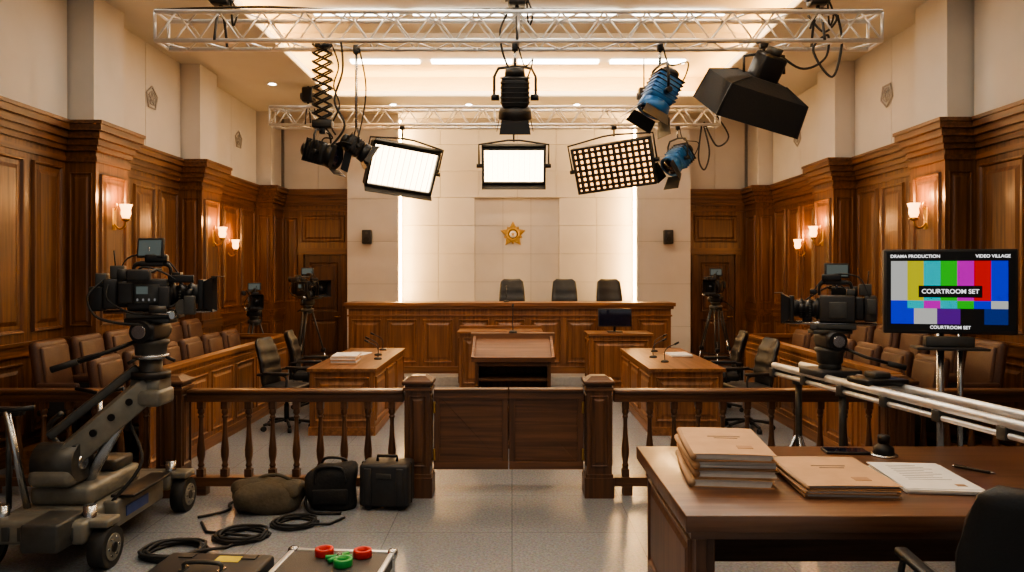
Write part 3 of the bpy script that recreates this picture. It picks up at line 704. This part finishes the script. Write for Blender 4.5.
for x in (gx0,gx1):
    for y in (gy0,gy1):
        s=-1 if x<-3 else 1
        b.cyl((x-.05,y,.13),(x+.05,y,.13),.13,rubber,seg=28); b.cyl((x-.056,y,.13),(x+.056,y,.13),.085,grey,seg=24); b.cyl((x-.062,y,.13),(x+.062,y,.13),.032,black,seg=16)
        for k in range(6):
            a=2*pi*k/6; b.cyl((x-.059,y+.06*math.cos(a),.13+.06*math.sin(a)),(x+.059,y+.06*math.cos(a),.13+.06*math.sin(a)),.009,steel,seg=8)
        b.cyl((x-s*.1,y,.2),(x-s*.1,y,.40),.04,steel)
        b.box(min(x-s*.14,x+s*.06),y-.08,.27,max(x-s*.14,x+s*.06),y+.08,.32,grey,.015)
b.box(-3.0,4.50,.18,-2.76,4.80,.36,dgrey,.02); b.box(-2.76,4.98,.17,-2.66,5.66,.36,grey,.02)
b.box(-3.38,4.98,.26,-3.28,5.7,.285,black,.005); b.box(-2.74,5.05,.36,-2.58,5.62,.38,black,.005)
b.box(-2.66,5.1,.22,-2.652,5.4,.29,mat('blue_badge',(.04,.08,.25),.5))
for k in range(6): b.box(-3.30+.1*k,4.632,.21,-3.25+.1*k,4.642,.30,dgrey,.004)
A=Vector((-3.04,5.0,.62)); C=Vector((-2.56,5.25,1.10)); D=(C-A)
def beam(p,q,w,h,m):
    d=(q-p); b.M=T(*p)@aim(d); b.box(0,-w/2,-h/2,d.length,w/2,h/2,m,.012); b.M=Matrix()
beam(A,C,.18,.17,grey); beam(A+Vector((-.08,-.02,.17)),C+Vector((-.08,-.02,.13)),.07,.06,dgrey); beam(A+Vector((.12,.1,-.16)),A+D*.65+Vector((.03,0,-.02)),.07,.07,steel)
for k in range(4):
    p=A+D*(.2+.2*k); b.cyl(p+Vector((.02,-.10,-.0)),p+Vector((.02,-.11,-.0)),.025,black)
b.cyl(A+Vector((-.14,0,0)),A+Vector((.14,0,0)),.13,dgrey,seg=22); b.cyl(A+Vector((-.15,0,0)),A+Vector((.15,0,0)),.05,steel,seg=22)
b.cyl(C+Vector((-.10,0,.0)),C+Vector((.10,0,.0)),.095,grey,seg=20)
b.cyl(C+Vector((0,0,-.08)),C+Vector((0,0,.24)),.075,dgrey,seg=20); b.cyl(C+Vector((0,0,.19)),C+Vector((0,0,.22)),.12,steel,seg=24)
b.cyl(C+Vector((0,0,.05)),C+Vector((0,0,.1)),.13,black,seg=24); b.box(C.x-.14,C.y-.12,C.z-.14,C.x+.12,C.y+.12,C.z-.02,grey,.03)
for k in range(3):
    a=2*pi*k/3; b.cyl(C+Vector((.1*math.cos(a),.1*math.sin(a),.2)),C+Vector((.17*math.cos(a),.17*math.sin(a),.17)),.012,black)
b.cyl((-3.2,4.9,.3),(-3.28,4.8,1.0),.022,steel); b.tube([(-3.5,4.8,1.02),(-3.28,4.8,1.0),(-3.1,4.8,1.02)],.018,black,8); b.cyl((-3.12,5.6,.4),(-3.12,5.6,1.0),.02,steel); b.tube([(-3.3,5.6,1.02),(-3.12,5.6,.98),(-2.94,5.6,1.02),(-2.94,5.6,.9)],.016,black,8)
b.tube([(-3.3,5.65,.4),(-3.5,5.6,.7),(-3.35,5.5,.85)],.02,dgrey,8,5); b.cyl((-3.4,5.0,.3),(-3.4,5.0,.95),.018,dgrey); b.box(-3.5,4.97,.93,-3.3,5.03,.99,black,.01)
for k in range(5): b.cyl((-3.14+.05*k,4.90,.58),(-3.14+.05*k,4.90,.63),.012,steel)
b.tube([(-2.7,5.0,.35),(-2.55,5.1,.6),(-2.7,5.2,.9),(-2.62,5.2,1.1)],.012,rubber,6,6)
b.M=T(C.x,C.y,0); head(b,1.46,1.35)
b.M=T(C.x,C.y,1.43)@R(12,'Z')
for sy in (-1,1): b.tube([(-.05,sy*.12,0),(-.25,sy*.2,-.08),(-.5,sy*.22,-.16)],.013,black,8); b.cyl((-.4,sy*.215,-.13),(-.56,sy*.222,-.18),.022,rubber)
b.M=T(C.x+.02,C.y,1.575)@R(14,'Z')@S3(.92,1.15,1.32); cam_parts(b)
M0=b.M.copy()
b.box(-.44,-.05,.04,-.34,.05,.17,black,.01); b.box(.06,-.13,.06,.14,-.09,.17,blackp,.006); b.box(-.06,-.03,.30,.1,.04,.34,black,.008); b.cyl((.0,-.12,.05),(.12,-.12,.05),.022,dgrey)
b.box(-.22,-.11,.08,-.12,-.08,.19,blackp,.008); b.box(.12,-.09,.19,.30,-.05,.23,black,.006); b.box(.24,-.13,.02,.32,-.08,.12,dgrey,.006); b.cyl((-.05,-.10,.03),(.2,-.10,.03),.012,steel)
b.box(-.40,-.04,.17,-.32,.04,.24,dgrey,.008)
b.tube([(-.34,-.05,.2),(-.42,-.12,.12),(-.36,-.14,.02),(-.2,-.13,-.02),(0,-.13,-.03)],.007,rubber,6,5)
b.tube([(-.03,0,.29),(-.03,0,.38)],.01,steel); b.M=T(C.x-.0,C.y,2.07)@R(-8,'Z')@R(-6,'X')
b.box(-.1,-.014,-.07,.1,.014,.07,blackp,.006); b.box(-.086,-.0155,-.055,.086,-.014,.055,scr)
b.done()
b=B('cinema_camera_on_slider')
P0=Vector((2.28,6.12,1.13)); P1=Vector((2.72,3.35,1.13)); dd=(P1-P0).normalized(); sd=Vector((-dd.y,dd.x,0)) 
for o in (-.12,.12): b.cyl(P0+sd*o,P1+sd*o,.028,alu,seg=14)
for o in (-.12,.12): b.cyl(P0+sd*o+Vector((0,0,-.065)),P1+sd*o+Vector((0,0,-.065)),.017,alu,seg=10)
L=(P1-P0).length
for i in range(7):
    p=P0+dd*(L*i/6); b.M=T(*p)@aim(dd); b.box(-.03,-.15,-.09,.03,.15,-.02,dgrey,.006); b.M=Matrix()
for f in (.06,.27):
    p=P0+dd*(L*f); b.cyl((p.x,p.y,1.05),(p.x,p.y,.45),.026,dgrey); b.lathe([(.05,1.0),(.05,1.06)],dgrey,(p.x,p.y,0))
    for k in range(3):
        a=2*pi*k/3+.5; b.cyl((p.x,p.y,.62),(p.x+.28*math.cos(a),p.y+.28*math.sin(a),.012),.014,steel)
        b.cyl((p.x,p.y,.25),(p.x+.18*math.cos(a),p.y+.18*math.sin(a),.28),.008,steel)
pc=P0+dd*.60
b.M=T(*pc)@aim(dd); b.box(-.16,-.16,.0,.16,.16,.05,blackp,.01)
for x in (-.12,.12):
    for y in (-.12,.12): b.cyl((x,y-.02,.0),(x,y+.02,.0),.035,dgrey)
b.M=T(*(P0+dd*1.15))@aim(dd); b.box(-.12,-.15,.02,.12,.15,.06,black,.01); b.box(-.06,-.06,.06,.06,.06,.10,dgrey,.01)
b.M=T(pc.x,pc.y,0); b.cyl((0,0,1.17),(0,0,1.24),.08,dgrey,seg=20); head(b,1.37,1.2)
b.M=T(pc.x,pc.y,1.35)@R(170,'Z'); b.tube([(-.05,.1,0),(-.2,.2,-.06),(-.42,.2,-.12)],.012,black,8); b.cyl((-.34,.2,-.10),(-.46,.2,-.13),.02,rubber)
b.M=T(pc.x+.03,pc.y,1.475)@R(158,'Z')@S3(.84,1.05,1.2); cam_parts(b)
b.box(-.06,-.03,.30,.1,.04,.34,black,.008)
b.M=T(pc.x+.05,pc.y,1.91)@R(-5,'Z')
b.cyl((0,0,-.14),(0,0,-.05),.01,steel); b.box(-.09,-.014,-.055,.09,.014,.055,blackp,.006); b.box(-.076,-.0155,-.043,.076,-.014,.043,scr)
b.done()
def tripodcam(loc,h,rot,k=1.0):
    b=B('video_camera_on_tripod')
    for i in range(3):
        a=2*pi*i/3+.35; f=Vector((.42*math.cos(a),.42*math.sin(a),0.01)); tp=Vector((.07*math.cos(a),.07*math.sin(a),h-.16)); md=tp.lerp(f,.5); s=Vector((-math.sin(a),math.cos(a),0))*.03
        b.cyl(tp+s,md+s,.013,dgrey,seg=8); b.cyl(tp-s,md-s,.013,dgrey,seg=8); b.cyl(tp.lerp(f,.4),f,.014,steel,seg=8); b.cyl(f,f+Vector((0,0,.03)),.025,rubber)
        q=tp.lerp(f,.55); b.cyl((0,0,q.z-.03),q,.008,black,seg=6); b.box(md.x-.035,md.y-.035,md.z-.03,md.x+.035,md.y+.035,md.z+.03,black,.01)
    b.lathe([(.05,h-.22),(.1,h-.18),(.1,h-.13)],dgrey,seg=18)
    b.M=R(rot,'Z'); head(b,h-.05,.9); b.tube([(-.05,.08,h-.05),(-.25,.14,h-.12),(-.48,.15,h-.2)],.01,black,8)
    b.M=R(rot,'Z')@T(0,0,h+.02)@S3(k,k*1.1,k*1.3); cam_parts(b)
    b.M=T(0,0,h+.02+.42*k); b.box(-.1,-.014,-.06,.1,.014,.06,blackp,.006); b.box(-.085,-.0155,-.045,.085,-.014,.045,scr); b.box(-.01,-.01,-.1,.01,.01,-.05,black)
    b.done(loc)
tripodcam((-3.95,11.35,0),1.30,-65,.85); tripodcam((-3.26,11.8,0),1.45,-40,1.05); tripodcam((3.25,11.8,0),1.50,-120,.9)
# ------------------------------------------------------------ monitor
W,H=.93,.65
mon=B('video_village_monitor')
mon.box(-W/2,-.02,-H/2,W/2,.04,H/2,blackp,.012); mon.box(-.3,.04,-.2,.3,.08,.2,blackp,.02)
scb=mat('screen_black',(.004,.004,.005),.4)
mon.box(-W/2+.02,-.0215,-H/2+.03,W/2-.02,-.02,H/2-.02,scb)
cols=[(.55,.55,.52),(.62,.58,.02),(.0,.55,.62),(.01,.6,.02),(.65,.0,.55),(.75,.0,.0),(.0,.01,.8)]
def em(n,c,s): return emis(n,c,s,(.005,.005,.005))
cm=[em('bar_%d'%i,c,.75) for i,c in enumerate(cols)]
sx0,sx1=-W/2+.05,W/2-.07; w=(sx1-sx0)/7
for i in range(7): mon.box(sx0+i*w,-.0225,.0-.07,sx0+(i+1)*w,-.0215,H/2-.09,cm[i])
for i in range(7): mon.box(sx0+i*w,-.0225,-.13,sx0+(i+1)*w,-.0215,-.07,cm[[6,2,4,2,3,6,0][i]])
bp_,bn_=em('bar_p',(.12,.0,.3),.7),em('bar_n',(.0,.03,.25),.7)
for i in range(5): mon.box(sx0+i*w*1.4,-.0225,-.25,sx0+(i+1)*w*1.4,-.0215,-.13,[cm[6],cm[0],bp_,scb,bn_][i])
mon.box(-.22,-.0235,-.045,.22,-.0225,.045,scb)
mon.box(-.17,-.03,-H/2-.10,.17,.06,-H/2-.02,dgrey,.01); mon.box(-.25,-.1,-H/2-.12,.25,.1,-H/2-.10,blackp,.005)
zf=-1.76
mon.cyl((-.04,.07,-H/2+.1),(-.04,.07,zf+.1),.028,steel); mon.cyl((.10,.07,-H/2+.1),(.10,.07,zf+.25),.02,steel)
for k in range(3):
    a=2*pi*k/3+.4; mon.cyl((-.04,.07,zf+.4),(-.04+.4*math.cos(a),.07+.4*math.sin(a),zf+.022),.014,steel)
mon.box(-.1,.03,zf+.35,.16,.11,zf+.42,black,.01)
mo=mon.done((3.355,5.68,1.75),-13)
txm=em('text_white',(1,1,1),1.2)
def text(s,x,z,size,par,al='CENTER'):
    c=bpy.data.curves.new('caption','FONT'); c.body=s; c.size=size; c.align_x=al; c.align_y='CENTER'; c.offset=.0006; c.materials.append(txm)
    o=bpy.data.objects.new('screen_caption',c); bpy.context.scene.collection.objects.link(o); o.parent=par; o.location=(x,-.0242,z); o.rotation_euler=(pi/2,0,0)
text('COURTROOM SET',0,0,.048,mo); text('COURTROOM SET',.0,-.275,.034,mo); text('DRAMA PRODUCTION',-.42,H/2-.055,.034,mo,'LEFT'); text('VIDEO VILLAGE',.41,H/2-.055,.034,mo,'RIGHT')
# ------------------------------------------------------------ floor gear
b=B('sandbag'); b.super((0,0,.10),(.28,.20,.13),.7,olive,.25,6,flat=.0); b.super((-.12,.02,.17),(.18,.14,.08),.8,olive,.3,8); b.super((.14,-.02,.16),(.14,.15,.07),.8,olive,.3,8)
b.tube([(-.15,0,.22),(-.05,0,.265),(.06,0,.265),(.15,0,.22)],.014,olive,8,5); b.done((-1.93,5.95,0),8)
b=B('duffel_bag'); b.super((0,0,.16),(.20,.14,.19),.5,blackf,.2,6,flat=0); b.tube([(-.12,-.13,.22),(-.1,-.12,.34),(.08,-.12,.34),(.12,-.13,.22)],.012,black,8,5); b.tube([(-.12,.1,.26),(-.08,.08,.37),(.08,.08,.36),(.12,.1,.26)],.012,black,8,5)
b.tube([(-.17,-.05,.2),(-.2,-.1,.06),(-.12,-.2,.015),(.1,-.22,.015)],.012,black,8,5); b.box(-.14,-.155,.06,.14,-.13,.18,blackf,.012); b.done((-1.45,6.0,0),4)
b=B('rolling_equipment_case'); b.box(-.20,-.13,.03,.20,.13,.37,blackp,.03,3); b.box(-.205,-.02,.04,.205,.0,.365,black,.005)
for x in (-.13,.13): b.box(x-.02,-.14,.17,x+.02,-.125,.24,dgrey,.004); b.cyl((x,-.1,.03),(x,.1,.03),.03,rubber); b.box(x-.03,-.142,.05,x+.03,-.128,.34,blackp,.006)
b.tube([(-.08,0,.37),(-.08,0,.41),(.08,0,.41),(.08,0,.37)],.012,black,8); b.box(-.06,-.138,.26,.06,-.13,.30,dgrey,.003); b.done((-1.01,6.0,0),-4)
def coil(name,loc,r,n,rr=.011,tail=None):
    b=B(name); pts=[]
    for i in range(n*16):
        a=2*pi*i/16; R_=r*(1+.10*math.sin(i*.37)+.05*math.sin(i*1.7)); pts.append((R_*math.cos(a)+.02*math.sin(i*.2),R_*.85*math.sin(a),rr+ (i//16)%3*rr*1.4+.002))
    if tail: pts+=[(p[0],p[1],rr) for p in tail]
    b.tube(pts,rr,rubber,6); b.done(loc)
coil('coiled_cable',(-2.26,4.98,0),.19,6,.011,[(.3,.1),(.38,.25)])
coil('coiled_cable',(-1.92,5.28,0),.17,5,.011,[(-.3,.1),(-.42,.3)])
coil('coiled_cable',(-1.62,5.55,0),.15,5,.010,[(.25,.0),(.33,.15)])
b=B('loose_cable'); b.tube([(-2.42,5.7,.012),(-2.3,5.8,.012),(-2.25,5.9,.012),(-2.3,6.05,.012),(-2.2,6.2,.012)],.011,rubber,6,8); b.done()
b=B('equipment_case'); b.box(-.30,-.25,0,.30,.25,.30,blackp,.02,3); b.box(-.305,-.255,.20,.305,.255,.215,black,.003)
for x in (-.18,.18): b.box(x-.03,-.262,.17,x+.03,-.25,.24,steel,.003); b.box(x-.04,.16,.3,x+.04,.22,.306,dgrey)
b.tube([(-.1,0,.30),(-.09,0,.34),(.09,0,.34),(.1,0,.30)],.012,dgrey,8,3); b.box(-.12,-.03,.3,-.09,.03,.31,steel); b.box(.09,-.03,.3,.12,.03,.31,steel)
b.box(.0,.12,.3,.14,.2,.3015,mat('yellow_label',(.6,.5,.05),.6)); b.done((-1.66,3.97,0),-4)
b=B('flight_case'); w_,d_,h_=.29,.27,.30
lam=mat('laminate_grey',(.05,.05,.05),.5,bump=.2,ns=120)
b.box(-w_,-d_,0,w_,d_,h_,lam)
for y in (-d_,d_):
    for z in (.012,h_): b.box(-w_,y-.014,z-.012,w_,y+.014,z+.006,alu,.003)
for x in (-w_,w_):
    for z in (.012,h_): b.box(x-.014,-d_,z-.012,x+.014,d_,z+.006,alu,.003)
    for y in (-d_,d_):
        b.box(x-.014,y-.014,0,x+.014,y+.014,h_,alu,.003)
        for z in (.03,h_-.01): b.super((x,y,z),(.03,.03,.028),.6,steel,seg=12)
b.box(-w_-.004,-d_-.004,.2,w_+.004,d_+.004,.215,alu); 
for x in (-.15,.15): b.box(x-.04,-d_-.012,.16,x+.04,-d_,.25,steel,.003)
b.box(-.05,-.2,h_,.06,-.1,h_+.002,paper); b.done((-.99,3.98,0),-4)
for x,y,m,a in ((-1.06,4.18,redm,0),(-.84,4.16,redm,40),(-.92,4.03,greenm,20)):
    b=B('tape_roll'); 
    b.lathe([(.032,0),(.05,0),(.052,.004),(.052,.036),(.05,.04),(.032,.04),(.032,.0)],m,seg=24); b.done((x,y,.302),a)
b=B('spring_clamp'); b.tube([(-.08,.03,.015),(-.02,.01,.015),(.05,.03,.015)],.014,greenm,8,4); b.tube([(-.08,-.03,.015),(-.02,-.01,.015),(.05,-.03,.015)],.014,greenm,8,4); b.cyl((-.01,0,.002),(-.01,0,.035),.014,steel); b.done((-.95,4.12,.301),30)
# ------------------------------------------------------------ lights
K=.62
def area(name,loc,rot,sx,sy,e,col=(1,.88,.70)):
    l=bpy.data.lights.new(name,'AREA'); l.shape='RECTANGLE'; l.size=sx; l.size_y=sy; l.energy=e*K; l.color=col
    o=bpy.data.objects.new(name,l); o.location=loc; o.rotation_euler=[math.radians(a) for a in rot]; bpy.context.scene.collection.objects.link(o)
for y,e in ((12.42,32),(10.07,80),(7.67,100),(5.27,90),(2.67,75),(0.6,50)): area('ceiling_and_fill_light',(.05,y,5.26 if y>1 else 4.98),(0,0,0),5.4,.12,e)  # two far lamps serve the ceiling strips; the nearer ones are added unseen fill
area('back_wall_wash',(.1,14.50,4.97),(-14,0,0),4.2,.08,42,(1,.70,.38))
w=bpy.data.worlds.new('world'); bpy.context.scene.world=w; w.use_nodes=True
w.node_tree.nodes['Background'].inputs[0].default_value=(1,.96,.90,1); w.node_tree.nodes['Background'].inputs[1].default_value=.36
try: bpy.context.scene.view_settings.look='AgX - Medium High Contrast'
except Exception: pass
# camera
c=bpy.data.cameras.new('camera'); c.lens=26.02; c.sensor_width=36; c.shift_y=-14/1024; c.clip_start=.05
o=bpy.data.objects.new('camera',c); o.location=(0,0,1.9); o.rotation_euler=(pi/2,0,0); bpy.context.scene.collection.objects.link(o); bpy.context.scene.camera=o
